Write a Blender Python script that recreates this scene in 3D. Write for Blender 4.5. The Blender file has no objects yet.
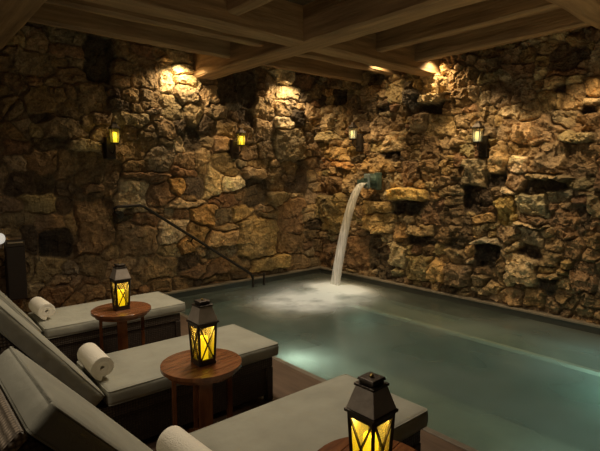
import bpy, bmesh, math, random
import numpy as np
from mathutils import Vector, Matrix
random.seed(7); np.random.seed(7)
scene = bpy.context.scene
COL = scene.collection
PI = math.pi

# ------------------------------------------------------------------ camera, world, lights, exposure
cam_d = bpy.data.cameras.new('camera'); cam = bpy.data.objects.new('camera', cam_d); COL.objects.link(cam)
cam_d.sensor_width = 36.0; cam_d.lens = 28.8; cam_d.clip_start = 0.05
YAW = math.radians(49.3); PITCH = math.radians(5.95)
cam.location = (0, 0, 1.75)
fw = Vector((math.cos(YAW)*math.cos(PITCH), math.sin(YAW)*math.cos(PITCH), -math.sin(PITCH)))
cam.rotation_euler = fw.to_track_quat('-Z', 'Y').to_euler()
scene.camera = cam
scene.view_settings.view_transform = 'Standard'
scene.view_settings.look = 'None'
scene.view_settings.gamma = 1.0
scene.view_settings.use_curve_mapping = False
scene.view_settings.exposure = 0.0

w = bpy.data.worlds.new('world'); scene.world = w; w.use_nodes = True
bg = w.node_tree.nodes['Background']
bg.inputs['Color'].default_value = (1.0, 0.78, 0.5, 1); bg.inputs['Strength'].default_value = 0.014

WARM = (1.0, 0.74, 0.41); SOFT = (1.0, 0.84, 0.62)
def spot(loc, target, power, angle, color=WARM, radius=0.04, blend=0.6):
    d = bpy.data.lights.new('spot_lamp', 'SPOT'); o = bpy.data.objects.new('spot_lamp', d); COL.objects.link(o)
    d.energy = power; d.spot_size = math.radians(angle); d.spot_blend = blend; d.color = color; d.shadow_soft_size = radius
    o.location = loc; o.rotation_euler = (Vector(target)-Vector(loc)).to_track_quat('-Z', 'Y').to_euler()
    return o
def point(loc, power, color, radius=0.05):
    d = bpy.data.lights.new('point_lamp', 'POINT'); o = bpy.data.objects.new('point_lamp', d); COL.objects.link(o)
    d.energy = power; d.color = color; d.shadow_soft_size = radius; o.location = loc
    return o
def area(loc, target, power, size, color):
    d = bpy.data.lights.new('fill_light', 'AREA'); o = bpy.data.objects.new('fill_light', d); COL.objects.link(o)
    d.energy = power; d.size = size; d.color = color
    o.location = loc; o.rotation_euler = (Vector(target)-Vector(loc)).to_track_quat('-Z', 'Y').to_euler()
    return o
# downlights grazing the stone walls
spot((3.35, 6.44, 3.42), (3.35, 6.66, 1.0), 60, 135)
spot((5.42, 6.44, 3.42), (5.42, 6.66, 1.0), 65, 135)
spot((6.06, 4.05, 3.42), (6.24, 4.05, 1.0), 34, 130)
spot((5.72, 4.74, 3.50), (6.15, 5.25, 2.0), 26, 110)
# ceiling spots along the walls; the one over the water is added
spot((4.5, 5.3, 3.30), (4.0, 6.7, 1.25), 84, 52, (1, .69, .34))
spot((5.2, 5.0, 3.30), (6.3, 5.7, 1.2), 110, 66)
spot((5.30, 3.35, 3.30), (6.3, 3.5, 1.1), 125, 84)
spot((5.30, 1.9, 3.30), (6.3, 2.1, 1.1), 105, 84)
spot((4.9, 5.2, 3.30), (4.9, 5.4, 0.0), 250, 38, (1, .92, .80))  # added to brighten the foam and the falling water
# soft lamps above the loungers, a dim one at the back and an added, unseen uplight brightening the beams
area((2.3, 3.55, 3.15), (1.6, 2.5, 0.4), 36, 0.3, SOFT)
spot((2.1, 4.45, 3.15), (1.7, 4.72, 0.45), 95, 46, SOFT, 0.12, 0.8)
area((-1.2, 2.2, 2.6), (0.3, 1.9, 1.0), 13, 0.5, SOFT)
area((2.2, 2.95, 3.15), (1.5, 1.9, 0.4), 16, 0.25, SOFT)  # added fill, brightens the nearest lounger and its towel
area((3.4, 0.6, 1.25), (3.4, 0.6, 3.3), 15, 1.2, (1, .70, .36))  # added fill light under the beams, no such fixture
# underwater pool lamps
TEAL = (0.55, 0.95, 0.85)
for y, e, c in ((3.55, 14, (.78, 1, .80)), (0.9, 3, (.75, .95, .82))):
    point((2.98, y, -0.36), e, c, 0.06)
point((5.25, 1.5, -0.60), 9, TEAL, 0.06)
point((3.4, 1.4, -0.7), 1.2, TEAL, 0.06)
point((5.3, 5.2, -0.7), 4, (0.8, 0.95, 0.8), 0.08)

# ------------------------------------------------------------------ helpers
def tag(o, label=None, cat=None, group=None, kind=None):
    if label: o['label'] = label
    if cat: o['category'] = cat
    if group: o['group'] = group
    if kind: o['kind'] = kind
    return o
def thing(name, label, cat, loc=(0, 0, 0), rz=0, group=None):
    o = bpy.data.objects.new(name, None); COL.objects.link(o); o.empty_display_size = 0.1
    o.location = loc; o.rotation_euler = (0, 0, rz)
    return tag(o, label, cat, group)
def obj(name, bm, m, parent=None, smooth=False, bevel=0, seg=2):
    me = bpy.data.meshes.new(name); bm.normal_update(); bm.to_mesh(me); bm.free()
    me.materials.append(m)
    if smooth:
        for p in me.polygons: p.use_smooth = True
    o = bpy.data.objects.new(name, me); COL.objects.link(o)
    if parent: o.parent = parent
    if bevel:
        b = o.modifiers.new('bevel', 'BEVEL'); b.width = bevel; b.segments = seg; b.limit_method = 'ANGLE'
    return o
def box(bm, x0, x1, y0, y1, z0, z1, M=None):
    v = [bm.verts.new((x, y, z)) for x in (x0, x1) for y in (y0, y1) for z in (z0, z1)]
    for f in ((0, 1, 3, 2), (4, 6, 7, 5), (0, 4, 5, 1), (2, 3, 7, 6), (0, 2, 6, 4), (1, 5, 7, 3)):
        bm.faces.new([v[i] for i in f])
    if M is not None:
        for a in v: a.co = M @ a.co
    return v
def frustum(bm, b, t, z0, z1):
    v = [bm.verts.new((sx*b, sy*b, z0)) for sx, sy in ((-1, -1), (1, -1), (1, 1), (-1, 1))]
    u = [bm.verts.new((sx*t, sy*t, z1)) for sx, sy in ((-1, -1), (1, -1), (1, 1), (-1, 1))]
    bm.faces.new(v[::-1]); bm.faces.new(u)
    for i in range(4): bm.faces.new((v[i], v[(i+1) % 4], u[(i+1) % 4], u[i]))
def bar(bm, a, b, wd, th=None, up=Vector((0, 0, 1))):
    a = Vector(a); b = Vector(b); th = th or wd; d = (b-a); L = d.length; d.normalize()
    s = d.cross(up)
    if s.length < 1e-4: s = d.cross(Vector((1, 0, 0)))
    s.normalize(); n = s.cross(d)
    M = Matrix((( d.x, s.x, n.x, a.x), (d.y, s.y, n.y, a.y), (d.z, s.z, n.z, a.z), (0, 0, 0, 1)))
    box(bm, 0, L, -wd/2, wd/2, -th/2, th/2, M)
def tube(bm, pts, r, n=10, closed=False):
    pts = [Vector(p) for p in pts]; rings = []
    rr = r if isinstance(r, (list, tuple)) else [r]*len(pts)
    for i, p in enumerate(pts):
        d = (pts[min(i+1, len(pts)-1)]-pts[max(i-1, 0)]).normalized()
        s = d.cross(Vector((0, 0, 1)))
        if s.length < 1e-3: s = d.cross(Vector((0, 1, 0)))
        s.normalize(); t = s.cross(d)
        rings.append([bm.verts.new(p+rr[i]*(s*math.cos(a)+t*math.sin(a))) for a in [2*PI*k/n for k in range(n)]])
    for A, B in zip(rings, rings[1:]):
        for k in range(n): bm.faces.new((A[k], A[(k+1) % n], B[(k+1) % n], B[k]))
    bm.faces.new(rings[0][::-1]); bm.faces.new(rings[-1])
def lathe(bm, prof, n=32):
    rings = []
    for r, z in prof:
        rings.append([bm.verts.new((r*math.cos(2*PI*k/n), r*math.sin(2*PI*k/n), z)) for k in range(n)])
    for A, B in zip(rings, rings[1:]):
        for k in range(n): bm.faces.new((A[k], A[(k+1) % n], B[(k+1) % n], B[k]))
    bm.faces.new(rings[0][::-1]); bm.faces.new(rings[-1])
def copy_tree(o, parent=None):
    c = o.copy(); COL.objects.link(c)
    if parent is not None: c.parent = parent
    for ch in list(o.children): copy_tree(ch, c)
    return c

# ------------------------------------------------------------------ materials
def mat(name, color=(.5, .5, .5), rough=.6, metal=0, bump=0, scale=20, vary=0, vscale=6, stretch=(1, 1, 1), color2=None, spec=.5):
    m = bpy.data.materials.new(name); m.use_nodes = True; nt = m.node_tree; N = nt.nodes; Lk = nt.links
    P = N['Principled BSDF']; P.inputs['Roughness'].default_value = rough; P.inputs['Metallic'].default_value = metal
    P.inputs['Specular IOR Level'].default_value = spec
    P.inputs['Base Color'].default_value = (*color, 1)
    tc = N.new('ShaderNodeTexCoord'); mp = N.new('ShaderNodeMapping'); mp.inputs['Scale'].default_value = stretch
    Lk.new(tc.outputs['Object'], mp.inputs['Vector'])
    if vary or color2:
        n = N.new('ShaderNodeTexNoise'); n.inputs['Scale'].default_value = vscale; n.inputs['Detail'].default_value = 6
        Lk.new(mp.outputs[0], n.inputs['Vector'])
        r = N.new('ShaderNodeValToRGB'); r.color_ramp.elements[0].position = .3; r.color_ramp.elements[1].position = .7
        c2 = color2 or tuple(c*(1-vary) for c in color)
        r.color_ramp.elements[0].color = (*c2, 1); r.color_ramp.elements[1].color = (*color, 1)
        Lk.new(n.outputs['Fac'], r.inputs[0]); Lk.new(r.outputs[0], P.inputs['Base Color'])
    if bump:
        n2 = N.new('ShaderNodeTexNoise'); n2.inputs['Scale'].default_value = scale; n2.inputs['Detail'].default_value = 8
        Lk.new(mp.outputs[0], n2.inputs['Vector'])
        b = N.new('ShaderNodeBump'); b.inputs['Strength'].default_value = bump; b.inputs['Distance'].default_value = .02
        Lk.new(n2.outputs['Fac'], b.inputs['Height']); Lk.new(b.outputs[0], P.inputs['Normal'])
    return m

def stone_mat():
    m = bpy.data.materials.new('rough_stone'); m.use_nodes = True; nt = m.node_tree; N = nt.nodes; Lk = nt.links
    P = N['Principled BSDF']; P.inputs['Roughness'].default_value = .8; P.inputs['Specular IOR Level'].default_value = .35
    at = N.new('ShaderNodeAttribute'); at.attribute_name = 'stone_color'
    tc = N.new('ShaderNodeTexCoord')
    n = N.new('ShaderNodeTexNoise'); n.inputs['Scale'].default_value = 9; n.inputs['Detail'].default_value = 9; n.inputs['Roughness'].default_value = .65
    Lk.new(tc.outputs['Object'], n.inputs['Vector'])
    r = N.new('ShaderNodeValToRGB'); r.color_ramp.elements[0].position = .36; r.color_ramp.elements[1].position = .64
    r.color_ramp.elements[0].color = (.38, .33, .27, 1); r.color_ramp.elements[1].color = (1.4, 1.34, 1.22, 1)
    nf = N.new('ShaderNodeTexNoise'); nf.inputs['Scale'].default_value = 38; nf.inputs['Detail'].default_value = 6; nf.inputs['Roughness'].default_value = .7
    Lk.new(tc.outputs['Object'], nf.inputs['Vector'])
    av = N.new('ShaderNodeMix'); av.data_type = 'FLOAT'; av.inputs['Factor'].default_value = .4
    Lk.new(n.outputs['Fac'], av.inputs['A']); Lk.new(nf.outputs['Fac'], av.inputs['B']); Lk.new(av.outputs['Result'], r.inputs[0])
    mx = N.new('ShaderNodeMix'); mx.data_type = 'RGBA'; mx.blend_type = 'MULTIPLY'; mx.inputs['Factor'].default_value = 1
    Lk.new(at.outputs['Color'], mx.inputs['A']); Lk.new(r.outputs[0], mx.inputs['B'])
    Lk.new(mx.outputs['Result'], P.inputs['Base Color'])
    n2 = N.new('ShaderNodeTexNoise'); n2.inputs['Scale'].default_value = 26; n2.inputs['Detail'].default_value = 10; n2.inputs['Roughness'].default_value = .68
    Lk.new(tc.outputs['Object'], n2.inputs['Vector'])
    b = N.new('ShaderNodeBump'); b.inputs['Strength'].default_value = .9; b.inputs['Distance'].default_value = .035
    Lk.new(n2.outputs['Fac'], b.inputs['Height']); Lk.new(b.outputs[0], P.inputs['Normal'])
    return m

def weave_mat(name, c1, c2, scale):
    m = bpy.data.materials.new(name); m.use_nodes = True; nt = m.node_tree; N = nt.nodes; Lk = nt.links
    P = N['Principled BSDF']; P.inputs['Roughness'].default_value = .6
    tc = N.new('ShaderNodeTexCoord'); ck = N.new('ShaderNodeTexVoronoi'); ck.inputs['Scale'].default_value = scale
    ck.inputs['Randomness'].default_value = .15
    Lk.new(tc.outputs['Object'], ck.inputs['Vector'])
    r = N.new('ShaderNodeValToRGB'); r.color_ramp.elements[0].position = .1; r.color_ramp.elements[1].position = .6
    r.color_ramp.elements[0].color = (*c1, 1); r.color_ramp.elements[1].color = (*c2, 1)
    Lk.new(ck.outputs['Distance'], r.inputs[0]); Lk.new(r.outputs[0], P.inputs['Base Color'])
    b = N.new('ShaderNodeBump'); b.invert = True; b.inputs['Strength'].default_value = .8; b.inputs['Distance'].default_value = .01
    Lk.new(ck.outputs['Distance'], b.inputs['Height']); Lk.new(b.outputs[0], P.inputs['Normal'])
    return m

def fabric_mat(name, c):
    m = mat(name, c, .9, 0, 0, vary=.18, vscale=5, spec=.2)
    nt = m.node_tree; N = nt.nodes; Lk = nt.links; P = N['Principled BSDF']
    tc = N.new('ShaderNodeTexCoord'); n = N.new('ShaderNodeTexNoise'); n.inputs['Scale'].default_value = 350; n.inputs['Detail'].default_value = 3
    n2 = N.new('ShaderNodeTexNoise'); n2.inputs['Scale'].default_value = 9; n2.inputs['Detail'].default_value = 3
    Lk.new(tc.outputs['Object'], n.inputs['Vector']); Lk.new(tc.outputs['Object'], n2.inputs['Vector'])
    b = N.new('ShaderNodeBump'); b.inputs['Strength'].default_value = .25; b.inputs['Distance'].default_value = .003
    b2 = N.new('ShaderNodeBump'); b2.inputs['Strength'].default_value = .35; b2.inputs['Distance'].default_value = .03
    Lk.new(n.outputs['Fac'], b.inputs['Height']); Lk.new(n2.outputs['Fac'], b2.inputs['Height'])
    Lk.new(b.outputs[0], b2.inputs['Normal']); Lk.new(b2.outputs[0], P.inputs['Normal'])
    return m

def emit_mat(name, color, strength):
    m = bpy.data.materials.new(name); m.use_nodes = True; P = m.node_tree.nodes['Principled BSDF']
    P.inputs['Base Color'].default_value = (*color, 1); P.inputs['Emission Color'].default_value = (*color, 1)
    P.inputs['Emission Strength'].default_value = strength; P.inputs['Roughness'].default_value = .5
    return m

def pane_mat(name, tint, alpha):
    """thin old glass: mostly clear, a little cloudy, reflecting at its surface"""
    m = bpy.data.materials.new(name); m.use_nodes = True; nt = m.node_tree; N = nt.nodes; Lk = nt.links
    N.remove(N['Principled BSDF']); out = N['Material Output']
    t = N.new('ShaderNodeBsdfTransparent'); t.inputs[0].default_value = (*tint, 1)
    tr = N.new('ShaderNodeBsdfTranslucent'); tr.inputs[0].default_value = (*tint, 1)
    g = N.new('ShaderNodeBsdfGlossy'); g.inputs['Roughness'].default_value = .35
    a = N.new('ShaderNodeMixShader'); a.inputs[0].default_value = alpha
    Lk.new(t.outputs[0], a.inputs[1]); Lk.new(tr.outputs[0], a.inputs[2])
    fr = N.new('ShaderNodeFresnel'); fr.inputs[0].default_value = 1.35
    b = N.new('ShaderNodeMixShader'); Lk.new(fr.outputs[0], b.inputs[0]); Lk.new(a.outputs[0], b.inputs[1]); Lk.new(g.outputs[0], b.inputs[2])
    Lk.new(b.outputs[0], out.inputs['Surface'])
    return m

def water_mat():
    m = bpy.data.materials.new('pool_water'); m.use_nodes = True; nt = m.node_tree; N = nt.nodes; Lk = nt.links
    N.remove(N['Principled BSDF']); out = N['Material Output']
    t = N.new('ShaderNodeBsdfTransparent'); t.inputs[0].default_value = (.68, .78, .70, 1)
    milk = N.new('ShaderNodeBsdfTranslucent'); milk.inputs[0].default_value = (.62, .66, .60, 1)
    df = N.new('ShaderNodeBsdfDiffuse'); df.inputs[0].default_value = (.34, .345, .30, 1)
    g = N.new('ShaderNodeBsdfGlossy'); g.inputs['Roughness'].default_value = .16
    tc = N.new('ShaderNodeTexCoord')
    n = N.new('ShaderNodeTexNoise'); n.inputs['Scale'].default_value = 2.2; n.inputs['Detail'].default_value = 3
    Lk.new(tc.outputs['Object'], n.inputs['Vector'])
    b = N.new('ShaderNodeBump'); b.inputs['Strength'].default_value = .25; b.inputs['Distance'].default_value = .06
    Lk.new(n.outputs['Fac'], b.inputs['Height']); Lk.new(b.outputs[0], g.inputs['Normal'])
    a0 = N.new('ShaderNodeMixShader'); a0.inputs[0].default_value = .4
    Lk.new(milk.outputs[0], a0.inputs[1]); Lk.new(df.outputs[0], a0.inputs[2])
    n3 = N.new('ShaderNodeTexNoise'); n3.inputs['Scale'].default_value = .9; n3.inputs['Detail'].default_value = 2
    Lk.new(tc.outputs['Object'], n3.inputs['Vector'])
    mr = N.new('ShaderNodeMapRange'); mr.inputs['From Min'].default_value = .3; mr.inputs['From Max'].default_value = .7
    mr.inputs['To Min'].default_value = .18; mr.inputs['To Max'].default_value = .60
    Lk.new(n3.outputs['Fac'], mr.inputs['Value'])
    a = N.new('ShaderNodeMixShader'); Lk.new(mr.outputs[0], a.inputs[0])
    Lk.new(t.outputs[0], a.inputs[1]); Lk.new(a0.outputs[0], a.inputs[2])
    fr = N.new('ShaderNodeFresnel'); fr.inputs[0].default_value = 1.33
    c = N.new('ShaderNodeMixShader'); Lk.new(fr.outputs[0], c.inputs[0]); Lk.new(a.outputs[0], c.inputs[1]); Lk.new(g.outputs[0], c.inputs[2])
    Lk.new(c.outputs[0], out.inputs['Surface'])
    return m

def foam_mat(name, color, dens, edge, noise_scale, stretch=(1, 1, 1)):
    """aerated water: opacity falls off towards the rim of its own object"""
    m = bpy.data.materials.new(name); m.use_nodes = True; nt = m.node_tree; N = nt.nodes; Lk = nt.links
    N.remove(N['Principled BSDF']); out = N['Material Output']
    t = N.new('ShaderNodeBsdfTransparent')
    d = N.new('ShaderNodeBsdfDiffuse'); d.inputs[0].default_value = (*color, 1)
    tr = N.new('ShaderNodeBsdfTranslucent'); tr.inputs[0].default_value = (*color, 1)
    dm = N.new('ShaderNodeMixShader'); dm.inputs[0].default_value = .45; Lk.new(d.outputs[0], dm.inputs[1]); Lk.new(tr.outputs[0], dm.inputs[2])
    at = N.new('ShaderNodeAttribute'); at.attribute_name = 'foam_amount'
    tc = N.new('ShaderNodeTexCoord'); mp = N.new('ShaderNodeMapping'); mp.inputs['Scale'].default_value = stretch
    n = N.new('ShaderNodeTexNoise'); n.inputs['Scale'].default_value = noise_scale; n.inputs['Detail'].default_value = 4
    Lk.new(tc.outputs['Object'], mp.inputs[0]); Lk.new(mp.outputs[0], n.inputs['Vector'])
    mr = N.new('ShaderNodeMapRange'); mr.inputs['From Min'].default_value = .3; mr.inputs['From Max'].default_value = .7
    mr.inputs['To Min'].default_value = edge; mr.inputs['To Max'].default_value = 1
    Lk.new(n.outputs['Fac'], mr.inputs['Value'])
    mu = N.new('ShaderNodeMath'); mu.operation = 'MULTIPLY'; Lk.new(mr.outputs[0], mu.inputs[0]); Lk.new(at.outputs['Fac'], mu.inputs[1])
    m2 = N.new('ShaderNodeMath'); m2.operation = 'MULTIPLY'; m2.use_clamp = True; m2.inputs[1].default_value = dens; Lk.new(mu.outputs[0], m2.inputs[0])
    a = N.new('ShaderNodeMixShader'); Lk.new(m2.outputs[0], a.inputs[0]); Lk.new(t.outputs[0], a.inputs[1]); Lk.new(dm.outputs[0], a.inputs[2])
    Lk.new(a.outputs[0], out.inputs['Surface'])
    return m

M_STONE = stone_mat()
M_TIMBER = mat('old_timber', (.44, .28, .135), .7, 0, .5, 14, vscale=5, stretch=(.25, 3, 3), color2=(.20, .12, .055))
M_PLANK = mat('ceiling_plank', (.14, .095, .05), .75, 0, .4, 12, vscale=4, stretch=(.3, 3, 3), color2=(.07, .045, .025))
M_DECK = mat('deck_wood', (.16, .10, .065), .55, 0, .2, 20, vscale=5, stretch=(3, .4, 1), color2=(.09, .055, .035))
M_COPING = mat('coping_stone', (.26, .22, .165), .6, 0, .3, 30, vary=.4, vscale=8)
M_WET = mat('wet_dark_tile', (.05, .052, .045), .35)
M_NOSE = mat('painted_lit_edge', (.62, .62, .54), .5)  # stands in for the lit bench rim, light put into the colour
M_BASIN = mat('pool_plaster', (.27, .31, .28), .6, 0, .1, 10, vary=.25, vscale=2)
M_TABLE = mat('teak', (.24, .088, .032), .24, 0, .15, 18, vscale=6, stretch=(1, 6, 1), color2=(.12, .042, .015))
M_IRON = mat('bronze_iron', (.055, .042, .032), .42, .7, .2, 40)
M_RAIL = mat('rail_bronze', (.028, .02, .015), .5, .2, .15, 40)
M_ROOF = mat('weathered_bronze', (.52, .44, .37), .45, .15, .25, 30, vary=.35, vscale=12)
M_WICKER = weave_mat('shaded_wicker', (.12, .085, .055), (.03, .02, .014), 55)  # same tan wicker as the rope one, its shade put into the colour
M_ROPE = weave_mat('rope_wicker', (.42, .33, .24), (.12, .09, .06), 60)
M_FABRIC = fabric_mat('grey_green_canvas', (.40, .39, .32))
M_TOWEL = mat('terry_towel', (.88, .82, .70), .95, 0, .35, 160, spec=.1)
M_VERD = mat('verdigris_bronze', (.10, .16, .125), .5, .3, .5, 25, vscale=9, color2=(.03, .045, .035))
M_VERDB = mat('pale_verdigris', (.28, .36, .36), .5, .2, .4, 25, vary=.4, vscale=9)
M_WATER = water_mat()
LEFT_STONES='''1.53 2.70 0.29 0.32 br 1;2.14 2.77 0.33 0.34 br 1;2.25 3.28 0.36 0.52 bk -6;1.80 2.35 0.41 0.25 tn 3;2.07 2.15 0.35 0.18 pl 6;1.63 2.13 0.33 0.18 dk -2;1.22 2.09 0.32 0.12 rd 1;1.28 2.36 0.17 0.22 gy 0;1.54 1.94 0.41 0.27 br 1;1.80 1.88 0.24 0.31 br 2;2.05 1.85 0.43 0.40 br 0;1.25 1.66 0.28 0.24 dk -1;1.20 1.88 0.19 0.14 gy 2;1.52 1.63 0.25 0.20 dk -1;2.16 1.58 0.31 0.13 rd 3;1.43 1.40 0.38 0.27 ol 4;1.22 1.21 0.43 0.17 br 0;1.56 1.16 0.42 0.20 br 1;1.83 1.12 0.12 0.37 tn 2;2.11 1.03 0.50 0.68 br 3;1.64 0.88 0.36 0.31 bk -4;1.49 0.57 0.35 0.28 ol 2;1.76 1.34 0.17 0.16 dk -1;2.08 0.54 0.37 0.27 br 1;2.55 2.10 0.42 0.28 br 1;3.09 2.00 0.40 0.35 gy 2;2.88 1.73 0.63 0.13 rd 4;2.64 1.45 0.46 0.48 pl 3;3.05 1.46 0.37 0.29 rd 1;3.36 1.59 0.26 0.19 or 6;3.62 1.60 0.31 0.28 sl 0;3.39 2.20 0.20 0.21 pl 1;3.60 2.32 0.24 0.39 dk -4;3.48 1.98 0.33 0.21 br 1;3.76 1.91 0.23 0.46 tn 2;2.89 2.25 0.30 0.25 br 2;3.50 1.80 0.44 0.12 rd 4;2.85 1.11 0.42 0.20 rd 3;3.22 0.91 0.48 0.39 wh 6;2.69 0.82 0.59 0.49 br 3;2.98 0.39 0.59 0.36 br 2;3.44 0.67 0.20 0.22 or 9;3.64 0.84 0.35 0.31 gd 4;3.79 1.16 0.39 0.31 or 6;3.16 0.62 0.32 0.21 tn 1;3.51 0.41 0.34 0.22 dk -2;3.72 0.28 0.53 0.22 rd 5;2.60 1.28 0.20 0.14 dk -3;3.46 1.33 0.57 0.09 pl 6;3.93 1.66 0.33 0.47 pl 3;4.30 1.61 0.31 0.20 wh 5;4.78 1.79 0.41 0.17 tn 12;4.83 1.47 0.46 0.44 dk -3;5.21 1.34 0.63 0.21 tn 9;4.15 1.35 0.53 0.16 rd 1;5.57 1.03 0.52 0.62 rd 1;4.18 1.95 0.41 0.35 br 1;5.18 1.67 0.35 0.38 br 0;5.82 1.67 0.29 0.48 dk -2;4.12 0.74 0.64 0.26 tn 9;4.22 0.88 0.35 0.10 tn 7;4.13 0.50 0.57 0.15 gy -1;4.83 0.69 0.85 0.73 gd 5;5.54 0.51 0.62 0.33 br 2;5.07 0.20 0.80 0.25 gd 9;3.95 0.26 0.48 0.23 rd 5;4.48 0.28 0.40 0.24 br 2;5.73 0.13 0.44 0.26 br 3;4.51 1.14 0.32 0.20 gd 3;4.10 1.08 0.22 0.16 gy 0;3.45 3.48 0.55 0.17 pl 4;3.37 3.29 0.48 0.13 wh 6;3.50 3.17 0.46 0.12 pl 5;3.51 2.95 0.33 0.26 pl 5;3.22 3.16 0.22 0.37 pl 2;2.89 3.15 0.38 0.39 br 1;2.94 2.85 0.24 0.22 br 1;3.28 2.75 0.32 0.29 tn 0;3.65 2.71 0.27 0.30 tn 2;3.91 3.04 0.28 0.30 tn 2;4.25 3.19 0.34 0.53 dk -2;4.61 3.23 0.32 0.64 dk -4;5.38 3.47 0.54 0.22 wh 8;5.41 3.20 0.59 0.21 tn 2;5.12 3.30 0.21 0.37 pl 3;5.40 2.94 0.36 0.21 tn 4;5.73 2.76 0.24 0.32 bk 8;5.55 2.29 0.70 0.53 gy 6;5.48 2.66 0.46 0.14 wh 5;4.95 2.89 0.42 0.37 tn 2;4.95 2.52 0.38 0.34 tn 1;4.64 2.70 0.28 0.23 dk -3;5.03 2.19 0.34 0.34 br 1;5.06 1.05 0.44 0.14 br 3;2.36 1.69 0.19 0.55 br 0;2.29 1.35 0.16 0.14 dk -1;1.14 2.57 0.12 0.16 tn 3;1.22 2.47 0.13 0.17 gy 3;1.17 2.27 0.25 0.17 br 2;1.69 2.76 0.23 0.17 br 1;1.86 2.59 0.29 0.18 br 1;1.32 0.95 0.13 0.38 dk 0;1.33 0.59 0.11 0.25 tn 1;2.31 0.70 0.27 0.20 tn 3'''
RIGHT_STONES='''6.59 2.74 0.38 0.26 pl 4;6.49 2.46 0.48 0.15 pl 7;6.19 2.65 0.30 0.39 tn 1;6.23 3.14 0.35 0.25 bk -6;5.90 2.96 0.33 0.31 tn 1;5.15 2.52 0.59 0.36 tn 3;4.91 2.30 0.36 0.35 pl 5;5.23 2.84 0.25 0.10 bk -5;5.46 3.06 0.44 0.30 tn 2;4.96 3.08 0.28 0.31 tn 2;6.32 2.12 0.57 0.22 gd 5;6.74 1.97 0.50 0.25 rd 2;6.86 1.74 0.34 0.23 or 4;6.46 1.55 0.54 0.37 br 2;5.92 1.63 0.32 0.32 tn 3;6.13 1.92 0.45 0.11 or 7;5.30 1.92 0.61 0.23 gd 5;5.00 2.05 0.37 0.13 bk -4;6.47 1.05 0.97 0.71 gd 9;5.28 1.21 0.70 0.17 gd 10;5.24 0.94 0.65 0.27 gd 7;5.02 1.68 0.29 0.26 gy 0;6.58 0.33 0.94 0.43 rd -2;5.74 0.38 0.48 0.58 rd 0;5.30 0.40 0.35 0.52 dk -3;4.86 0.42 0.33 0.36 pl 5;4.82 0.84 0.28 0.26 or 3;4.33 3.17 0.28 0.29 pl 3;4.30 2.90 0.49 0.10 pl 14;4.35 2.78 0.43 0.12 bk -8;4.64 2.89 0.17 0.36 sl 10;3.80 2.84 0.25 0.20 br 2;3.46 2.80 0.15 0.19 tn 4;4.12 2.49 0.44 0.29 tn 0;4.51 2.57 0.33 0.33 pl 2;3.82 3.13 0.41 0.25 br 0;4.63 1.43 0.57 0.17 ye 16;4.71 1.23 0.59 0.22 bk -6;3.50 1.81 0.36 0.33 gy 13;3.52 1.43 0.36 0.34 bk -5;4.67 1.76 0.31 0.35 br 3;4.27 1.83 0.35 0.30 br 1;3.85 2.22 0.26 0.10 tn 4;4.05 1.65 0.31 0.12 tn 4;4.28 2.13 0.35 0.27 br 1;3.20 1.98 0.20 0.37 tn 8;3.24 1.69 0.26 0.19 bk -6;4.50 0.88 0.60 0.19 tn 11;4.44 0.73 0.45 0.14 bk -4;4.44 0.33 0.49 0.38 ol 6;4.11 0.30 0.25 0.28 gd 7;3.73 0.30 0.42 0.30 br 9;3.41 0.27 0.24 0.17 tn 6;3.24 0.20 0.26 0.14 tn 6;3.28 0.86 0.29 0.08 wh 15;3.32 0.62 0.29 0.31 bk -6;3.78 0.58 0.33 0.18 br 3;3.79 0.76 0.29 0.15 dk -3;3.42 1.16 0.30 0.11 gd 6;4.25 1.15 0.36 0.21 rd 1;3.90 1.17 0.30 0.24 br 2;4.06 0.86 0.28 0.21 br 1;2.54 2.88 0.26 0.12 pl 9;2.31 2.86 0.15 0.07 pl 9;2.47 2.79 0.12 0.11 bk -8;2.44 2.97 0.43 0.06 rd 6;2.95 2.84 0.23 0.33 tn 2;3.19 2.81 0.25 0.26 tn 2;3.07 2.60 0.29 0.18 pl 3;2.11 2.62 0.23 0.09 pl 9;2.14 2.53 0.17 0.08 bk -8;2.57 2.67 0.26 0.22 tn 2;2.30 2.67 0.22 0.28 tn 2;2.43 3.15 0.34 0.24 dk -1;2.08 3.12 0.10 0.38 pl 3;2.77 2.31 0.58 0.30 tn 6;2.83 2.57 0.30 0.18 tn 3;2.55 1.94 0.45 0.37 tn 7;2.90 1.87 0.20 0.23 wh 7;2.23 2.18 0.31 0.09 pl 10;2.41 2.43 0.32 0.17 gy 1;2.13 2.37 0.26 0.23 br 2;2.53 1.72 0.52 0.06 tn 14;2.97 2.11 0.29 0.13 br 2;2.59 1.61 0.41 0.15 bk -5;2.17 1.93 0.30 0.35 br 0;2.73 1.40 0.43 0.23 pl 4;3.06 1.28 0.27 0.35 ye 4;2.77 1.10 0.26 0.05 pl 11;2.73 0.96 0.23 0.21 gy 6;2.75 0.74 0.23 0.18 bk -6;3.06 1.57 0.16 0.07 wh 9;2.42 1.49 0.26 0.15 gy 3;2.31 1.15 0.27 0.34 rd 3;2.00 1.41 0.15 0.23 tn 4;2.14 1.24 0.13 0.26 dk -2;2.86 0.51 0.40 0.37 pl 9;2.49 0.48 0.29 0.05 tn 11;2.51 0.35 0.24 0.13 bk -5;2.32 0.67 0.16 0.11 gd 6;2.09 0.53 0.24 0.27 br 4;2.50 0.69 0.24 0.20 br 2;1.98 1.00 0.17 0.21 br 3;3.11 0.47 0.14 0.27 br 2;2.19 0.85 0.22 0.19 br 2;3.06 0.95 0.27 0.22 tn 3;2.68 0.16 0.25 0.18 gd 5;1.99 0.28 0.21 0.19 br 3;2.26 0.22 0.21 0.17 br 3'''

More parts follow.
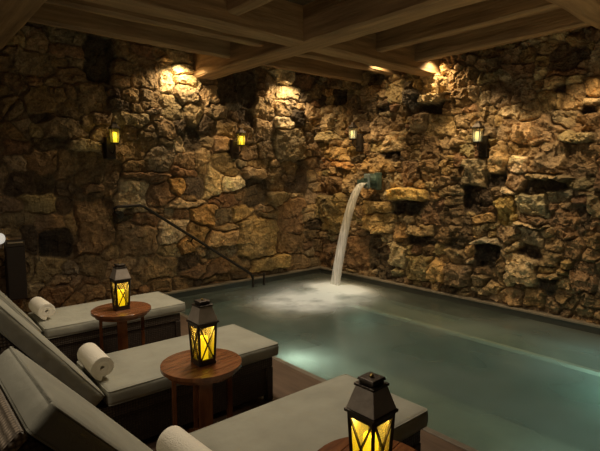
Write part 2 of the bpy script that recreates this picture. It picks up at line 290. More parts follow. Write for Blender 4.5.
# ------------------------------------------------------------------ the room: stone walls
XR, YL = 6.30, 6.72
PAL = {'br': (.30, .195, .105), 'tn': (.42, .30, .17), 'pl': (.58, .47, .31), 'wh': (.74, .66, .50), 'or': (.58, .31, .10),
       'rd': (.31, .165, .095), 'dk': (.13, .09, .06), 'bk': (.07, .05, .035), 'gy': (.30, .25, .18), 'sl': (.14, .125, .12),  # bk: mostly the shade under ledges, put into the stone colour
       'gd': (.50, .33, .13), 'ye': (.70, .50, .12), 'ol': (.36, .29, .14)}
def vnoise(X, Y, sc, seed):
    rs = np.random.RandomState(seed); g = rs.rand(256, 256)
    x = X*sc+37.3; y = Y*sc+91.7; xi = np.floor(x).astype(int); yi = np.floor(y).astype(int)
    fx = x-xi; fy = y-yi; fx = fx*fx*(3-2*fx); fy = fy*fy*(3-2*fy)
    a = g[xi % 256, yi % 256]; b = g[(xi+1) % 256, yi % 256]; c = g[xi % 256, (yi+1) % 256]; d = g[(xi+1) % 256, (yi+1) % 256]
    return (a*(1-fx)+b*fx)*(1-fy)+(c*(1-fx)+d*fx)*fy-.5
def fbm(X, Y, sc, seed, o=4, g=.55):
    r = 0; a = 1
    for k in range(o): r = r+a*vnoise(X, Y, sc*2**k, seed+k); a *= g
    return r
def ridged(X, Y, sc, seed, o=4):
    r = 0; a = 1
    for k in range(o): r = r+a*(.5-2*np.abs(vnoise(X, Y, sc*2**k, seed+k))); a *= .55
    return r
def facets(X, Y, sc, seed):
    """chipped planes: every cell of a jittered grid is a small plane with its own tilt"""
    rs = np.random.RandomState(seed); g = rs.rand(128, 128, 5)
    x = X*sc+11.3; y = Y*sc+57.9; xi = np.floor(x).astype(int); yi = np.floor(y).astype(int)
    best = np.full(X.shape, 9e9); out = np.zeros(X.shape)
    for i in (-1, 0, 1):
        for j in (-1, 0, 1):
            c = g[(xi+i) % 128, (yi+j) % 128]
            dx = x-(xi+i+c[..., 0]); dy = y-(yi+j+c[..., 1]); d = dx*dx+dy*dy; m = d < best
            best = np.where(m, d, best)
            out = np.where(m, (c[..., 4]-.5)*.35+(c[..., 2]-.5)*dx*.75+(c[..., 3]-.5)*dy*.75, out)
    return out/sc
def stone_wall(name, table, s0, s1, fill_w, fill_h, keys, rough, seed, jd, to_world, step=.0125):
    rs = np.random.RandomState(seed)
    ns = int((s1-s0)/step)+1; z0, z1 = -.25, 3.75; nz = int((z1-z0)/step)+1
    S, Zz = np.meshgrid(np.linspace(s0, s1, ns), np.linspace(z0, z1, nz), indexing='ij')
    Wx = S+.035*fbm(S, Zz, 4.5, seed+11)*2+.012*fbm(S, Zz, 18, seed+12); Wz = Zz+.03*fbm(S, Zz, 4.5, seed+21)*2+.012*fbm(S, Zz, 18, seed+22)
    seeds = []
    for t in table.replace('\n', '').split(';'):
        q = t.split(); seeds.append((float(q[0]), float(q[1]), float(q[2])/2, float(q[3])/2, q[4], float(q[5])*.01))
    fixed = len(seeds); arr = [x[:4] for x in seeds]
    for tries in range(9000):
        big = 1-.55*(tries/9000)
        cs, cz = rs.uniform(s0, s1), rs.uniform(z0, z1); a = fill_w*big*rs.uniform(.6, 1.15)/2; b = fill_h*big*rs.uniform(.6, 1.15)/2
        A = np.array(arr)
        if np.max(np.maximum(A[:, 2]+a*.8-np.abs(A[:, 0]-cs), 0)*np.maximum(A[:, 3]+b*.8-np.abs(A[:, 1]-cz), 0)) > 0.0004: continue
        arr.append((cs, cz, a, b)); seeds.append((cs, cz, a, b, keys[rs.randint(len(keys))], rs.uniform(-.01, .05)))
    d1 = np.full(S.shape, 9e9); d2 = d1.copy(); idx = np.zeros(S.shape, int)
    for i, (cs, cz, a, b, k, p) in enumerate(seeds):
        ang = rs.uniform(-.12, .12); ca, sa = math.cos(ang), math.sin(ang)
        x0 = max(0, int((cs-a*3-.2-s0)/step)); x1 = min(ns, int((cs+a*3+.2-s0)/step)+1)
        y0 = max(0, int((cz-b*3-.2-z0)/step)); y1 = min(nz, int((cz+b*3+.2-z0)/step)+1)
        if x1 <= x0 or y1 <= y0: continue
        sl = (slice(x0, x1), slice(y0, y1))
        dx = Wx[sl]-cs; dz = Wz[sl]-cz; u = np.abs(dx*ca+dz*sa)/a; v = np.abs(-dx*sa+dz*ca)/b; e = 4.4
        m = (min(a, b))
        d = ((u**e+v**e)**(1/e)-1)*m**.6*.35
        D1 = d1[sl]; D2 = d2[sl]; I = idx[sl]; nw = d < D1
        D2[:] = np.where(nw, D1, np.minimum(D2, d)); I[:] = np.where(nw, i, I); D1[:] = np.where(nw, d, D1)
    edge = (d2-d1)*.5
    P = np.array([x[5] for x in seeds]); n = len(seeds)
    tx = rs.uniform(-.22, .22, n)*rough; tz = rs.uniform(-.22, .22, n)*rough
    CS = np.array([x[0] for x in seeds]); CZ = np.array([x[1] for x in seeds])
    t = np.clip(edge/.02, 0, 1); t = t*t*(3-2*t)
    hgt = -jd+t*(jd+P[idx]+tx[idx]*(S-CS[idx])+tz[idx]*(Zz-CZ[idx]))+t*.012*np.clip(edge/.1, 0, 1)
    off = idx*3.17
    hgt += (.35+.65*t)*(.034*rough*fbm(S+off, Zz+off*.7, 7, seed+31, 5, .62)+.024*rough*ridged(S+off, Zz, 9, seed+41))
    hgt += (.3+.7*t)*rough*(facets(S+off*.3, Zz, 7, seed+61)*.9+facets(S, Zz+off*.3, 15, seed+62)*.6+facets(S, Zz, 30, seed+63)*.5)
    hgt = np.where(Zz < .03, np.minimum(hgt, .06), hgt)
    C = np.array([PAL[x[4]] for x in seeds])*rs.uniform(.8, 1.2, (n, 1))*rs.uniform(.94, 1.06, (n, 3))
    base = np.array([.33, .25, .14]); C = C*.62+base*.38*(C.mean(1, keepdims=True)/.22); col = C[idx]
    hue = fbm(S, Zz, 2.6, seed+51)[..., None]*.5
    col = col*(1+hue*np.array([.9, .7, .2]))
    mort = np.array([.19, .14, .085])
    tm = np.clip(edge/.009, 0, 1)[..., None]
    col = np.clip(mort*(1-tm)+col*tm, .01, 1)
    verts = to_world(S.ravel(), hgt.ravel(), Zz.ravel())
    ii = np.arange(ns*nz).reshape(ns, nz)
    q = np.stack([ii[:-1, :-1], ii[1:, :-1], ii[1:, 1:], ii[:-1, 1:]], -1).reshape(-1, 4)
    me = bpy.data.meshes.new(name); me.from_pydata(verts.tolist(), [], q.tolist())
    ca = me.color_attributes.new('stone_color', 'FLOAT_COLOR', 'POINT')
    ca.data.foreach_set('color', np.concatenate([col.reshape(-1, 3), np.ones((ns*nz, 1))], 1).astype(np.float32).ravel())
    me.materials.append(M_STONE); me.update()
    o = bpy.data.objects.new(name, me); COL.objects.link(o)
    return o
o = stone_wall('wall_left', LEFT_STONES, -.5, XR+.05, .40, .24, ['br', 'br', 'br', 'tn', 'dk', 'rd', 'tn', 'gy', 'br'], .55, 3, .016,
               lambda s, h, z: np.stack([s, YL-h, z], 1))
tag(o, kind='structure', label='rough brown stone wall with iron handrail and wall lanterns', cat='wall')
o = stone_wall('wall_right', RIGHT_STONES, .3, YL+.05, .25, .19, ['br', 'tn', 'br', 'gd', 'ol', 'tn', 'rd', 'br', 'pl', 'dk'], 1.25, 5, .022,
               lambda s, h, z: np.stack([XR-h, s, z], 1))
tag(o, kind='structure', label='craggy stone wall behind the pool with the waterfall spout', cat='wall')

# ------------------------------------------------------------------ ceiling and beams
def struct(name, bm, m, label=None, cat=None, bevel=0):
    return tag(obj(name, bm, m, bevel=bevel), kind='structure', label=label, cat=cat)
bm = bmesh.new(); box(bm, -1.2, 6.7, -1.2, 7.1, 3.62, 3.72)
struct('ceiling', bm, M_PLANK, 'dark plank ceiling above the timber beams', 'ceiling')
def beam(name, a, b, z0, z1, wd, label, seed):
    """a rough hewn timber from a to b (x, y): local X runs along the wood"""
    rs = random.Random(seed); a = Vector((*a, (z0+z1)/2)); b = Vector((*b, (z0+z1)/2)); L = (b-a).length
    bm = bmesh.new(); n = max(4, int(L/.25)); h = (z1-z0)/2; rings = []
    for i in range(n+1):
        x = -L/2+L*i/n; j = lambda: rs.uniform(-.006, .006); c = .022
        pr = [(-wd/2+c, -h), (wd/2-c, -h), (wd/2, -h+c), (wd/2, h), (-wd/2, h), (-wd/2, -h+c)]
        rings.append([bm.verts.new((x, py+j(), pz+(j() if pz < 0 else 0))) for py, pz in pr])
    for A, B in zip(rings, rings[1:]):
        for k in range(6): bm.faces.new((A[k], A[(k+1) % 6], B[(k+1) % 6], B[k]))
    bm.faces.new(rings[0][::-1]); bm.faces.new(rings[-1]); bmesh.ops.recalc_face_normals(bm, faces=bm.faces)
    o = obj(name, bm, M_TIMBER); o.location = (a+b)/2; o.rotation_euler = (0, 0, math.atan2(b.y-a.y, b.x-a.x))
    return tag(o, kind='structure', label=label, cat='beam')
ZB, ZT, ZJ = 3.22, 3.62, 3.33
beam('ceiling_beam', (.98, -.6), (.98, YL+.1), ZB, ZT, .34, 'heavy timber beam in the top left corner of the photo', 1)
beam('ceiling_beam', (3.80, -.6), (3.80, YL+.1), ZB, ZT, .32, 'heavy main timber beam crossing above the middle of the room', 2)
k = 3
for x0, x1, w0 in ((-.6, .81, 'left of the first main beam'), (1.15, 3.64, 'between the two main beams'), (3.96, XR+.1, 'from the main beam to the right wall')):
    beam('ceiling_beam', (x0, 4.30), (x1, 4.30), ZB, ZT, .25, 'heavy cross beam running '+w0, k); k += 1
    if x0 > 3: beam('ceiling_beam', (x0, 1.72), (x1, 1.72), ZB, ZT, .30, 'heavy cross beam at the top right corner of the photo', k)
    for y, ww in ((4.98, 'nearer'), (5.72, 'farther')):
        beam('ceiling_joist', (x0, y), (x1, y), ZJ, ZT, .12, ww+' slim joist along the left wall '+w0, k); k += 1
for x, lab in ((2.72, 'short slim joist left of the main beam above the loungers'), (4.93, 'slim joist over the pool next to the main beam'), (5.76, 'slim joist over the pool nearest the right wall')):
    beam('ceiling_joist', (x, -.6 if x < 3 else 1.87), (x, 4.174), ZJ, ZT, .14, lab, k); k += 1

# ------------------------------------------------------------------ deck, pool basin, coping, water
XP, ZW = 2.76, -.10
bm = bmesh.new(); box(bm, -1.2, XP-.06, -1.2, YL, -.2, 0)
struct('floor', bm, M_DECK, 'dark wooden deck under the loungers', 'floor')
bm = bmesh.new(); box(bm, XP-.058, XP, -1.2, YL-.11, -.2, .004)
struct('trim_1', bm, M_COPING, 'stone coping along the deck side of the pool', 'coping', .008)
bm = bmesh.new(); box(bm, XR-.11, XR+.02, -1.2, YL-.11, -.024, .006)
struct('trim_2', bm, M_COPING, 'narrow stone coping at the foot of the right wall', 'coping', .006)
bm = bmesh.new(); box(bm, XP, XR+.02, YL-.11, YL+.02, -.024, .006)
struct('trim_3', bm, M_COPING, 'narrow stone coping at the foot of the left wall', 'coping', .006)
bm = bmesh.new(); box(bm, XR-.10, XR+.02, -1.2, YL-.10, -.3, -.0245)
struct('trim_4', bm, M_WET, 'dark wet tile band at the waterline below the right wall', 'tile band')
bm = bmesh.new(); box(bm, XP, XR+.02, YL-.0995, YL+.02, -.3, -.0245)
struct('trim_5', bm, M_WET, 'dark wet tile band at the waterline below the left wall', 'tile band')
bm = bmesh.new()
box(bm, XP-.1, XR+.1, -1.3, YL, -1.5, -1.3)                     # bottom
box(bm, XP-.1, XP-.002, -1.2, YL, -1.3, -.2); box(bm, XR-.10, XR+.1, -1.2, YL, -1.3, -.3)
box(bm, XP, XR-.10, YL-.10, YL, -1.3, -.3); box(bm, XP, XR-.10, -1.3, -1.2, -1.3, -.1)
box(bm, XP, 3.22, -1.2, 5.3, -1.3, -.42)                        # ledge on the deck side
box(bm, 5.70, XR-.10, -1.2, YL-.10, -1.3, -.36)                   # bench along the right wall
for i in range(4): box(bm, XP+.42*i, XP+.42*(i+1), 5.3, YL-.10, -1.3, -.28-.26*i)   # entry steps below the handrail
struct('pool_basin', bm, M_BASIN, 'pale plastered pool basin with ledges and entry steps', 'pool')
bm = bmesh.new(); box(bm, 5.67, 5.73, -1.2, YL-.105, -.40, -.352); struct('trim_6', bm, M_NOSE, 'underwater bench edge along the right wall, painted pale as if lit', 'step edge', .008)
bm = bmesh.new(); v = [bm.verts.new(c) for c in ((XP-.001, -1.2, ZW), (XR-.101, -1.2, ZW), (XR-.101, YL-.10, ZW), (XP-.001, YL-.10, ZW))]; bm.faces.new(v)
tag(obj('pool_water', bm, M_WATER), 'murky green pool water below the stone walls', 'water', kind='stuff')

# ------------------------------------------------------------------ waterfall, foam and spout
SX, SY, SZ = 5.96, 5.30, 1.63
M_FALL = foam_mat('falling_water', (.95, .93, .88), 1.25, .35, 26, (1, 1, .03))
M_FOAM = foam_mat('aerated_water', (.93, .94, .90), 1.7, .25, 2.0)
T_END = math.sqrt(2*(SZ-ZW)/9.81); VX, VY = -.42/T_END, .26/T_END
bm = bmesh.new(); dl = bm.verts.layers.float.new('foam_amount'); rings = []; NA = 20; NT = 26
for i in range(NT+1):
    t = T_END*i/NT*1.02; c = Vector((SX+VX*t, SY+VY*t, SZ-4.905*t*t)); wdt = .070+.030*i/NT; th = .035+.02*i/NT
    r = []
    for k in range(NA):
        a = 2*PI*k/NA; s = math.cos(a)
        pinch = 1-.35*math.exp(-(s/.3)**2)*(i/NT)
        v = bm.verts.new(c+Vector((0, s*wdt, 0))+Vector((math.sin(a)*th*pinch, 0, 0)))
        v[dl] = (.55+.45*abs(math.sin(a)))*(1-.25*i/NT); r.append(v)
    rings.append(r)
for A, B in zip(rings, rings[1:]):
    for k in range(NA): bm.faces.new((A[k], A[(k+1) % NA], B[(k+1) % NA], B[k]))
tag(obj('waterfall', bm, M_FALL, smooth=True), 'white stream of water arcing from the wall spout into the pool', 'waterfall', kind='stuff')

LX, LY = SX-.42, SY+.26
bm = bmesh.new(); dl = bm.verts.layers.float.new('foam_amount'); n = 70
gr = []
for i in range(n+1):
    row = []
    for j in range(n+1):
        x = 3.5+(6.13-3.5)*i/n; y = 3.9+(6.40-3.9)*j/n
        d0 = math.hypot(x-LX, y-LY)
        u = (x-4.65)/1.25; v_ = (y-5.22)/.62
        den = 1.9*math.exp(-(d0/.24)**2)+.6*math.exp(-(d0/.55)**2)+1.05*math.exp(-(u*u+v_*v_)*1.4)
        e = min(i, n-i, j, n-j)/10; den *= min(1, e)
        vv = bm.verts.new((x, y, ZW+.006+.05*math.exp(-(d0/.22)**2))); vv[dl] = den if den > .02 else 0; row.append(vv)
    gr.append(row)
for i in range(n):
    for j in range(n): bm.faces.new((gr[i][j], gr[i+1][j], gr[i+1][j+1], gr[i][j+1]))
tag(obj('waterfall_foam', bm, M_FOAM, smooth=True), 'white foam spreading on the pool where the waterfall lands', 'foam', kind='stuff')

sp = thing('waterfall_spout', 'green bronze spout jutting from the stone wall above the waterfall', 'spout', (XR-.10, SY-.03, SZ+.03), math.atan2(VY, VX))
# local +X points away from the wall
bm = bmesh.new(); box(bm, -.06, .03, -.15, .15, -.15, .14); obj('mounting_plate', bm, M_VERD, sp, bevel=.015)
bm = bmesh.new()
tube(bm, [(.0, 0, .0), (.12, 0, .01), (.18, 0, .02)], [.125, .115, .10], 16); obj('body', bm, M_VERD, sp, smooth=False, bevel=.006)
bm = bmesh.new(); box(bm, .13, .175, -.13, .13, -.13, .12); obj('flange', bm, M_VERDB, sp, bevel=.02)
bm = bmesh.new()
box(bm, .17, .30, -.085, .085, -.075, -.05); box(bm, .17, .30, -.085, -.068, -.05, .02); box(bm, .17, .30, .068, .085, -.05, .02)
box(bm, .17, .23, -.085, .085, .02, .045); obj('trough', bm, M_VERD, sp, bevel=.006)

# ------------------------------------------------------------------ handrail on the left wall
hr = thing('handrail', 'black iron handrail sloping down the left stone wall into the pool', 'handrail', (2.34, 6.47, 0))
bm = bmesh.new()
tube(bm, [(.02, 0, 1.22), (-.04, 0, 1.25), (-.05, 0, 1.31), (0, 0, 1.335), (.12, 0, 1.335), (.30, 0, 1.34), (.36, 0, 1.32), (1.10, 0, .83), (1.88, 0, .31), (2.05, 0, .2), (2.15, 0, .13), (2.19, 0, .05)], .021, 10)
obj('rail', bm, M_RAIL, hr, smooth=True)
bm = bmesh.new(); tube(bm, [(.03, 0, 1.22), (.03, .16, 1.22)], .055, 16); obj('wall_mount', bm, M_IRON, hr, bevel=.005)
for x, z in ((1.10, .81), ):
    bm = bmesh.new(); tube(bm, [(x, 0, z), (x, .05, z-.05), (x, .2, z-.05)], .011, 8); obj('bracket', bm, M_IRON, hr)
for x in (2.19, 2.42):
    bm = bmesh.new(); tube(bm, [(x, 0, -.60), (x, 0, .11)], .02, 10); obj('post', bm, M_IRON, hr)
bm = bmesh.new(); tube(bm, [(2.19, 0, .09), (2.42, 0, .09)], .012, 8); obj('cross_bar', bm, M_IRON, hr)

# ------------------------------------------------------------------ wall lanterns
M_GLOW_Y = emit_mat('yellow_candle', (1.0, .80, .06), 1.0)
M_GLOW_W = emit_mat('pale_candle', (.92, .88, .62), .62)
M_PANE = pane_mat('lantern_glass', (1.0, .93, .66), .18)
def make_sconce(label, glow, power):
    t = thing('wall_lantern', label, 'wall lantern', (0, 0, 0), 0, 'lanterns on the stone walls')      # origin: foot of the lamp body, +Y towards the wall
    bm = bmesh.new(); box(bm, -.075, .075, .17, .40, -.24, .12); obj('back_plate', bm, M_IRON, t, bevel=.01)
    bm = bmesh.new(); tube(bm, [(0, .2, -.12), (0, .08, -.16), (0, 0, -.10), (0, 0, .01)], .014, 8); obj('arm', bm, M_IRON, t)
    bm = bmesh.new(); frustum(bm, .045, .06, -.01, .015); obj('base', bm, M_IRON, t, bevel=.004)
    bm = bmesh.new()
    for sx in (-1, 1):
        for sy in (-1, 1): bar(bm, (sx*.052, sy*.052, .01), (sx*.062, sy*.062, .235), .010)
    for s in (-1, 1):
        bar(bm, (-.066, s*.062, .232), (.066, s*.062, .232), .010); bar(bm, (s*.062, -.066, .232), (s*.062, .066, .232), .010)
    obj('frame', bm, M_IRON, t)
    for k in range(4):
        bm = bmesh.new(); v = [bm.verts.new(c) for c in ((-.048, -.05, .015), (.048, -.05, .015), (.058, -.06, .23), (-.058, -.06, .23))]; bm.faces.new(v)
        o = obj('glass_pane', bm, M_PANE, t); o.rotation_euler = (0, 0, k*PI/2)
    bm = bmesh.new(); lathe(bm, [(.030, .015), (.038, .02), (.040, .17), (.032, .18)], 16); obj('candle', bm, glow, t, smooth=True)
    bm = bmesh.new(); frustum(bm, .080, .080, .236, .246); frustum(bm, .076, .025, .246, .315); frustum(bm, .03, .022, .315, .345); obj('roof', bm, M_IRON, t)
    d = bpy.data.lights.new('candle_light', 'POINT'); d.energy = power; d.color = (1, .75, .25); d.shadow_soft_size = .03
    l = bpy.data.objects.new('candle_light', d); COL.objects.link(l); l.parent = t; l.location = (0, -.10, .12)
    t.scale = (.82, .82, .82)
    return t
sY = make_sconce('small wall lantern glowing yellow above the handrail top, on left wall', M_GLOW_Y, .6)
sY.location = (2.33, 6.46, 2.17)
c = copy_tree(sY); c.location = (4.32, 6.46, 2.22); c['label'] = 'small yellow wall lantern on the left wall, second one towards the corner'
sW = make_sconce('pale glowing wall lantern on right wall, the one above the waterfall', M_GLOW_W, .4)
sW.rotation_euler = (0, 0, -PI/2); sW.location = (6.06, 5.67, 2.36)
c = copy_tree(sW); c.location = (6.06, 3.39, 2.19); c['label'] = 'pale wall lantern on the right wall, the one farther right from the waterfall'

t = thing('wall_lamp', 'small white globe lamp on left wall at the photo edge, beside the dark cabinet', 'wall lamp', (.975, YL-.05, .97))
bm = bmesh.new(); lathe(bm, [(.004+.055*math.sin(PI*k/12), .07-.065*math.cos(PI*k/12)) for k in range(13)], 20); g = obj('globe', bm, emit_mat('white_globe', (.9, .86, .76), .5), t, smooth=True); g.location = (0, -.11, -.03)
bm = bmesh.new(); box(bm, -.03, .03, -.02, .06, -.09, .03); obj('wall_plate', bm, M_ROOF, t, bevel=.005)
bm = bmesh.new(); bar(bm, (0, -.02, -.05), (0, -.11, -.028), .02); obj('arm', bm, M_ROOF, t)

# dark flat box between the left wall stones behind the first lounger, with a metal strip along its top
t = thing('wall_cabinet', 'dark narrow cabinet with pale metal strip against left stone wall', 'cabinet', (1.13, YL-.10, 0))
bm = bmesh.new(); box(bm, -.10, .10, -.07, .10, .25, .90); obj('body', bm, mat('dark_panel', (.03, .02, .013), .6), t, bevel=.01)
bm = bmesh.new(); box(bm, -.10, .10, -.085, .10, .902, .97); obj('lid', bm, mat('dark_lid', (.05, .036, .024), .5), t, bevel=.006)
bm = bmesh.new(); box(bm, -.085, .075, -.10, -.086, .945, .96); obj('metal_strip', bm, mat('steel', (.6, .55, .48), .3, .8), t)

# ------------------------------------------------------------------ loungers (head towards -X, foot towards the pool)
HINGE, FOOT, WID = .868, 2.255, .66
BL = .88
def cushion(bm, x0, L, W, T, M, r=.03):
    """box cushion with rounded edges; top, sides and ends bulge a little"""
    v = box(bm, x0, L, -W/2, W/2, 0, T)
    bmesh.ops.subdivide_edges(bm, edges=[e for e in bm.edges if abs(e.verts[0].co.x-e.verts[1].co.x) > .3], cuts=9)
    bmesh.ops.subdivide_edges(bm, edges=[e for e in bm.edges if abs(e.verts[0].co.y-e.verts[1].co.y) > .3], cuts=5, use_grid_fill=True)
    rs = random.Random(5)
    for p in bm.verts:
        u = (p.co.x-x0)/(L-x0); q = p.co.y/W+.5
        if p.co.z > T/2: p.co.z += .012*max(0, math.sin(PI*u)*math.sin(PI*q))**.6
        if .01 < u < .99 and (q < .01 or q > .99): p.co.y += (1 if q > .5 else -1)*(.004*math.sin(PI*u)+rs.uniform(-.002, .002))
        if .01 < u < .99 and .01 < q < .99 and p.co.z > T/2: p.co.z += rs.uniform(-.002, .002)
    bmesh.ops.recalc_face_normals(bm, faces=bm.faces)
    sharp = [e for e in bm.edges if len(e.link_faces) == 2 and e.calc_face_angle() > 1.0]
    bmesh.ops.bevel(bm, geom=sharp, offset=r, segments=3, profile=.5, affect='EDGES')
    for p in bm.verts: p.co = M @ p.co
    bmesh.ops.recalc_face_normals(bm, faces=bm.faces)
def piping(bm, x0, L, W, T, M, r=.022):
    for zz in (.0075, T-.0075):
        g = .0075; c = .02; pts = []
        for cx, cy, a0 in ((L-g-c, W/2-g-c, 0), (x0+g+c, W/2-g-c, PI/2), (x0+g+c, -W/2+g+c, PI), (L-g-c, -W/2+g+c, 1.5*PI)):
            pts += [M @ Vector((cx+c*math.cos(a0+k*PI/8), cy+c*math.sin(a0+k*PI/8), zz)) for k in range(5)]
        tube(bm, pts+[pts[0]], .004, 6)
def make_lounger(ANG):
    t = thing('sun_lounger', 'x', 'sun lounger', (0, 0, 0), 0, 'sun loungers beside the pool')     # origin at floor below the hinge, centre line
    T = .102; ZS = .348
    # wicker base: panels between corner posts
    bm = bmesh.new(); L = FOOT-HINGE-.05; W = WID/2-.03
    box(bm, -.60, L-.01, -W, -W+.025, .05, .27); box(bm, -.62, L-.01, W-.025, W, .05, .27); box(bm, L-.035, L-.01, -W+.025, W-.025, .05, .27); box(bm, -.62, -.595, -W+.025, W-.025, .05, .27)
    obj('side_panel', bm, M_WICKER, t)
    bm = bmesh.new()
    box(bm, -.63, L, -W-.012, -W+.03, .27, .345); box(bm, -.63, L, W-.03, W+.012, .27, .345); box(bm, L-.045, L, -W+.03, W-.03, .27, .345); box(bm, -.63, -.585, -W+.03, W-.03, .27, .345)
    for k in range(9): box(bm, -.50+k*.2, -.42+k*.2, -W+.03, W-.03, .300, .338)
    obj('base_frame', bm, M_WICKER, t, bevel=.006)
    for sx in (-.60, L-.03):
        for sy in (-1, 1):
            bm = bmesh.new(); box(bm, sx-.028, sx+.028, sy*(W-.01)-.028, sy*(W-.01)+.028, 0, .268); obj('leg', bm, M_WICKER, t, bevel=.005)
    bm = bmesh.new(); cushion(bm, .072, FOOT-HINGE+.01, WID, T, Matrix.Translation((0, 0, ZS)))
    sc = obj('seat_cushion', bm, M_FABRIC, t, smooth=True)
    bm = bmesh.new(); piping(bm, .072, FOOT-HINGE+.01, WID, T, Matrix.Translation((0, 0, ZS))); obj('piping', bm, M_FABRIC, sc, smooth=True)
    # backrest: local axis u runs up along the back, away from the foot
    B = Matrix.Translation((-.012, 0, ZS+.012)) @ Matrix.Rotation(ANG, 4, 'Y') @ Matrix.Rotation(PI, 4, 'Z')
    bm = bmesh.new(); cushion(bm, 0, BL, WID, T, B); bc = obj('back_cushion', bm, M_FABRIC, t, smooth=True)
    bm = bmesh.new(); piping(bm, 0, BL, WID, T, B)
    obj('piping', bm, M_FABRIC, bc, smooth=True)
    bm = bmesh.new(); box(bm, .03, BL-.03, -WID/2+.02, WID/2-.02, -.05, -.004, B); obj('back_panel', bm, M_WICKER, t, bevel=.008)
    bm = bmesh.new(); box(bm, BL-.029, BL+.012, -WID/2+.015, WID/2-.015, -.070, -.001, B); obj('head_rail', bm, M_ROPE, t, bevel=.012)
    for s in (-1, 1):
        bm = bmesh.new(); bar(bm, B @ Vector((BL*.62, s*.2, -.05)), (-.57, s*.2, .31), .03); obj('back_stay', bm, M_WICKER, t)
    return t
first = make_lounger(math.radians(49.5)); second = make_lounger(math.radians(52))
LY_ = (1.80, 3.19, 4.76)
LAB = ('sun lounger nearest the viewer, cushion head end at the lower left corner', 'middle sun lounger, between the two wooden side tables in view', 'farthest sun lounger, beside the left stone wall')
loungers = []
for i, y in enumerate(LY_):
    o = (first, second)[i] if i < 2 else copy_tree(second)
    o.location = (HINGE+(-.036, -.01, 0)[i], y, 0); o['label'] = LAB[i]; loungers.append(o)

# ------------------------------------------------------------------ rolled towels
def make_towel():
    bm = bmesh.new(); pts = []; n = 90; turns = 2.1; L = .34
    for i in range(n+1):
        a = turns*2*PI*i/n; r = .0095+.059*i/n; pts.append((r*math.cos(a), r*math.sin(a)))
    grid = []
    for x, z in pts:
        grid.append([bm.verts.new((x, -L/2+L*j/10, z)) for j in range(11)])
    for A, B in zip(grid, grid[1:]):
        for j in range(10): bm.faces.new((A[j], B[j], B[j+1], A[j+1]))
    o = obj('rolled_towel', bm, M_TOWEL, smooth=True)
    s = o.modifiers.new('thickness', 'SOLIDIFY'); s.thickness = .0278; s.offset = 0
    b = o.modifiers.new('soft', 'BEVEL'); b.width = .004; b.segments = 2; b.limit_method = 'ANGLE'; b.angle_limit = 1.0
    return o
tw = make_towel()
for i, (x, y, lab) in enumerate(((.925, 1.80, 'white rolled towel on the nearest lounger, cut by the photo bottom edge'), (.975, 3.20, 'white rolled towel lying on the middle lounger'), (1.02, 4.83, 'white rolled towel on the farthest lounger, by the left wall'))):
    o = tw if i == 0 else tw.copy()
    if i: COL.objects.link(o)
    o.location = (x, y, .455+.084); o.rotation_euler = (0, 2.4, (.05, -.04, .03)[i])
    tag(o, lab, 'towel', 'rolled towels on the loungers')

# ------------------------------------------------------------------ round side tables
ZTAB = .60
def make_table():
    t = thing('side_table', 'x', 'side table', (0, 0, 0), 0, 'round wooden side tables between the loungers')
    bm = bmesh.new(); R0 = .247; n = 6; gap = .0025
    for k in range(n):                                           # six boards cut to a circle
        y0 = -R0+2*R0*k/n+gap/2; y1 = -R0+2*R0*(k+1)/n-gap/2; m = 12
        up = []; dn = []
        ys = [y0+(y1-y0)*i/m for i in range(m+1)]
        ring = [(math.sqrt(max(R0*R0-y*y, 1e-6)), y) for y in ys]+[(-math.sqrt(max(R0*R0-y*y, 1e-6)), y) for y in reversed(ys)]
        up = [bm.verts.new((x, y, ZTAB)) for x, y in ring]; dn = [bm.verts.new((x, y, ZTAB-.024)) for x, y in ring]
        bm.faces.new(up); bm.faces.new(dn[::-1])
        for i in range(len(ring)): bm.faces.new((dn[i], dn[(i+1) % len(ring)], up[(i+1) % len(ring)], up[i]))
    bmesh.ops.recalc_face_normals(bm, faces=bm.faces)
    obj('table_top', bm, M_TABLE, t, bevel=.0015, seg=1)
    bm = bmesh.new(); m = 48
    for z0, z1, r0, r1 in ((ZTAB-.055, ZTAB-.0245, .19, .215),):
        rg = [[bm.verts.new((r*math.cos(2*PI*k/m), r*math.sin(2*PI*k/m), z)) for k in range(m)] for r, z in ((r0, z0), (r1, z0), (r1, z1), (r0, z1))]
        for q in range(4):
            for k in range(m): bm.faces.new((rg[q][k], rg[q][(k+1) % m], rg[(q+1) % 4][(k+1) % m], rg[(q+1) % 4][k]))
    obj('apron', bm, M_TABLE, t)
    for k in range(4):
        a = PI/4+k*PI/2+.3; bm = bmesh.new()
        M = Matrix.Translation((.17*math.cos(a), .17*math.sin(a), 0)) @ Matrix.Rotation(a, 4, 'Z')
        box(bm, -.013, .013, -.04, .04, 0, ZTAB-.0555, M); obj('leg', bm, M_TABLE, t, bevel=.003)
    bm = bmesh.new(); box(bm, -.155, .155, -.02, .02, .14, .165); box(bm, -.02, .02, -.155, -.021, .14, .165); box(bm, -.02, .02, .021, .155, .14, .165)
    o = obj('stretcher', bm, M_TABLE, t); o.rotation_euler = (0, 0, PI/4+.3)
    return t
tb = make_table()
TPOS = ((1.375, 1.165, 'round wooden side table at the bottom edge, under the nearest lantern'), (1.41, 2.575, 'round wooden side table between the middle and nearest loungers'), (1.48, 4.10, 'round wooden side table between the middle and farthest loungers'))
for i, (x, y, lab) in enumerate(TPOS):
    o = tb if i == 0 else copy_tree(tb)
    o.location = (x, y, 0); o.rotation_euler = (0, 0, (.2, .1, .15)[i]); o['label'] = lab

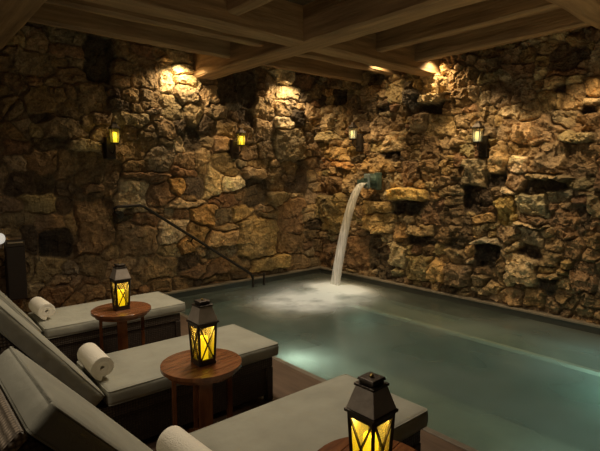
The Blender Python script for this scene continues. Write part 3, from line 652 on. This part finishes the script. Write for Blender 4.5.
# ------------------------------------------------------------------ candle lanterns on the tables
M_LANPANE = pane_mat('amber_glass', (1.0, .84, .36), .12)
M_CANDLE = emit_mat('lit_wax', (1.0, .76, .02), .85)
def make_lantern():
    t = thing('candle_lantern', 'x', 'lantern', (0, 0, 0), 0, 'candle lanterns on the side tables')
    b0, b1, H = .049, .060, .245
    bm = bmesh.new(); box(bm, -.058, .058, -.058, .058, 0, .016); obj('base', bm, M_IRON, t, bevel=.004)
    bm = bmesh.new(); f = lambda z: b0+(b1-b0)*(z-.016)/(H-.016)
    for sx in (-1, 1):
        for sy in (-1, 1): bar(bm, (sx*b0, sy*b0, .014), (sx*b1, sy*b1, H), .013)
    for z in (.024, H-.009):
        r = f(z)
        for s in (-1, 1): bar(bm, (-r, s*r, z), (r, s*r, z), .014, .018); bar(bm, (s*r, -r, z), (s*r, r, z), .014, .018)
    obj('frame', bm, M_IRON, t)
    for k in range(4):
        z0, z1 = .03, H-.016; r0, r1 = f(z0), f(z1)
        bm = bmesh.new(); v = [bm.verts.new(c) for c in ((-r0+.007, -r0+.003, z0), (r0-.007, -r0+.003, z0), (r1-.007, -r1+.003, z1), (-r1+.007, -r1+.003, z1))]; bm.faces.new(v)
        p = obj('glass_pane', bm, M_LANPANE, t); p.rotation_euler = (0, 0, k*PI/2)
        bm = bmesh.new(); bar(bm, (-r0+.006, -r0-.002, z0), (r1-.006, -r1-.002, z1), .009, .006); bar(bm, (r0-.006, -r0-.003, z0), (-r1+.006, -r1-.003, z1), .009, .006)
        q = obj('lattice', bm, M_IRON, p)
    bm = bmesh.new(); lathe(bm, [(.028, .017), (.030, .02), (.030, .150), (.026, .157), (.010, .153)], 24); cn = obj('candle', bm, M_CANDLE, t, smooth=True)
    bm = bmesh.new(); tube(bm, [(0, 0, .153), (.002, 0, .168)], .0015, 6); obj('wick', bm, M_IRON, cn)
    bm = bmesh.new(); frustum(bm, .074, .074, H, H+.012); obj('eave', bm, M_IRON, t, bevel=.003)
    bm = bmesh.new(); frustum(bm, .069, .043, H+.0121, H+.098); obj('roof', bm, M_ROOF, t, bevel=.003)
    bm = bmesh.new(); frustum(bm, .048, .048, H+.098, H+.108); frustum(bm, .033, .033, H+.108, H+.120); frustum(bm, .040, .036, H+.120, H+.130); obj('cap', bm, M_IRON, t, bevel=.002)
    bm = bmesh.new(); lathe(bm, [(.007, H+.130), (.009, H+.135), (.005, H+.141)], 12); obj('finial', bm, mat('brass_knob', (.5, .35, .12), .3, .9), t)
    d = bpy.data.lights.new('candle_light', 'POINT'); d.energy = .45; d.color = (1, .72, .22); d.shadow_soft_size = .02
    l = bpy.data.objects.new('candle_light', d); COL.objects.link(l); l.parent = t; l.location = (0, 0, .19)
    return t
ln = make_lantern()
for i, (x, y, lab) in enumerate(((1.343, 1.146, 'candle lantern nearest the viewer, cut by the bottom edge'), (1.415, 2.56, 'candle lantern on the table between middle and nearest loungers'), (1.48, 4.10, 'candle lantern on the far table, before the stone wall'))):
    o = ln if i == 0 else copy_tree(ln)
    o.location = (x, y, ZTAB+.0005); o.rotation_euler = (0, 0, (.03, 0, -.02)[i]); o.scale = (1, 1, 1.05); o['label'] = lab
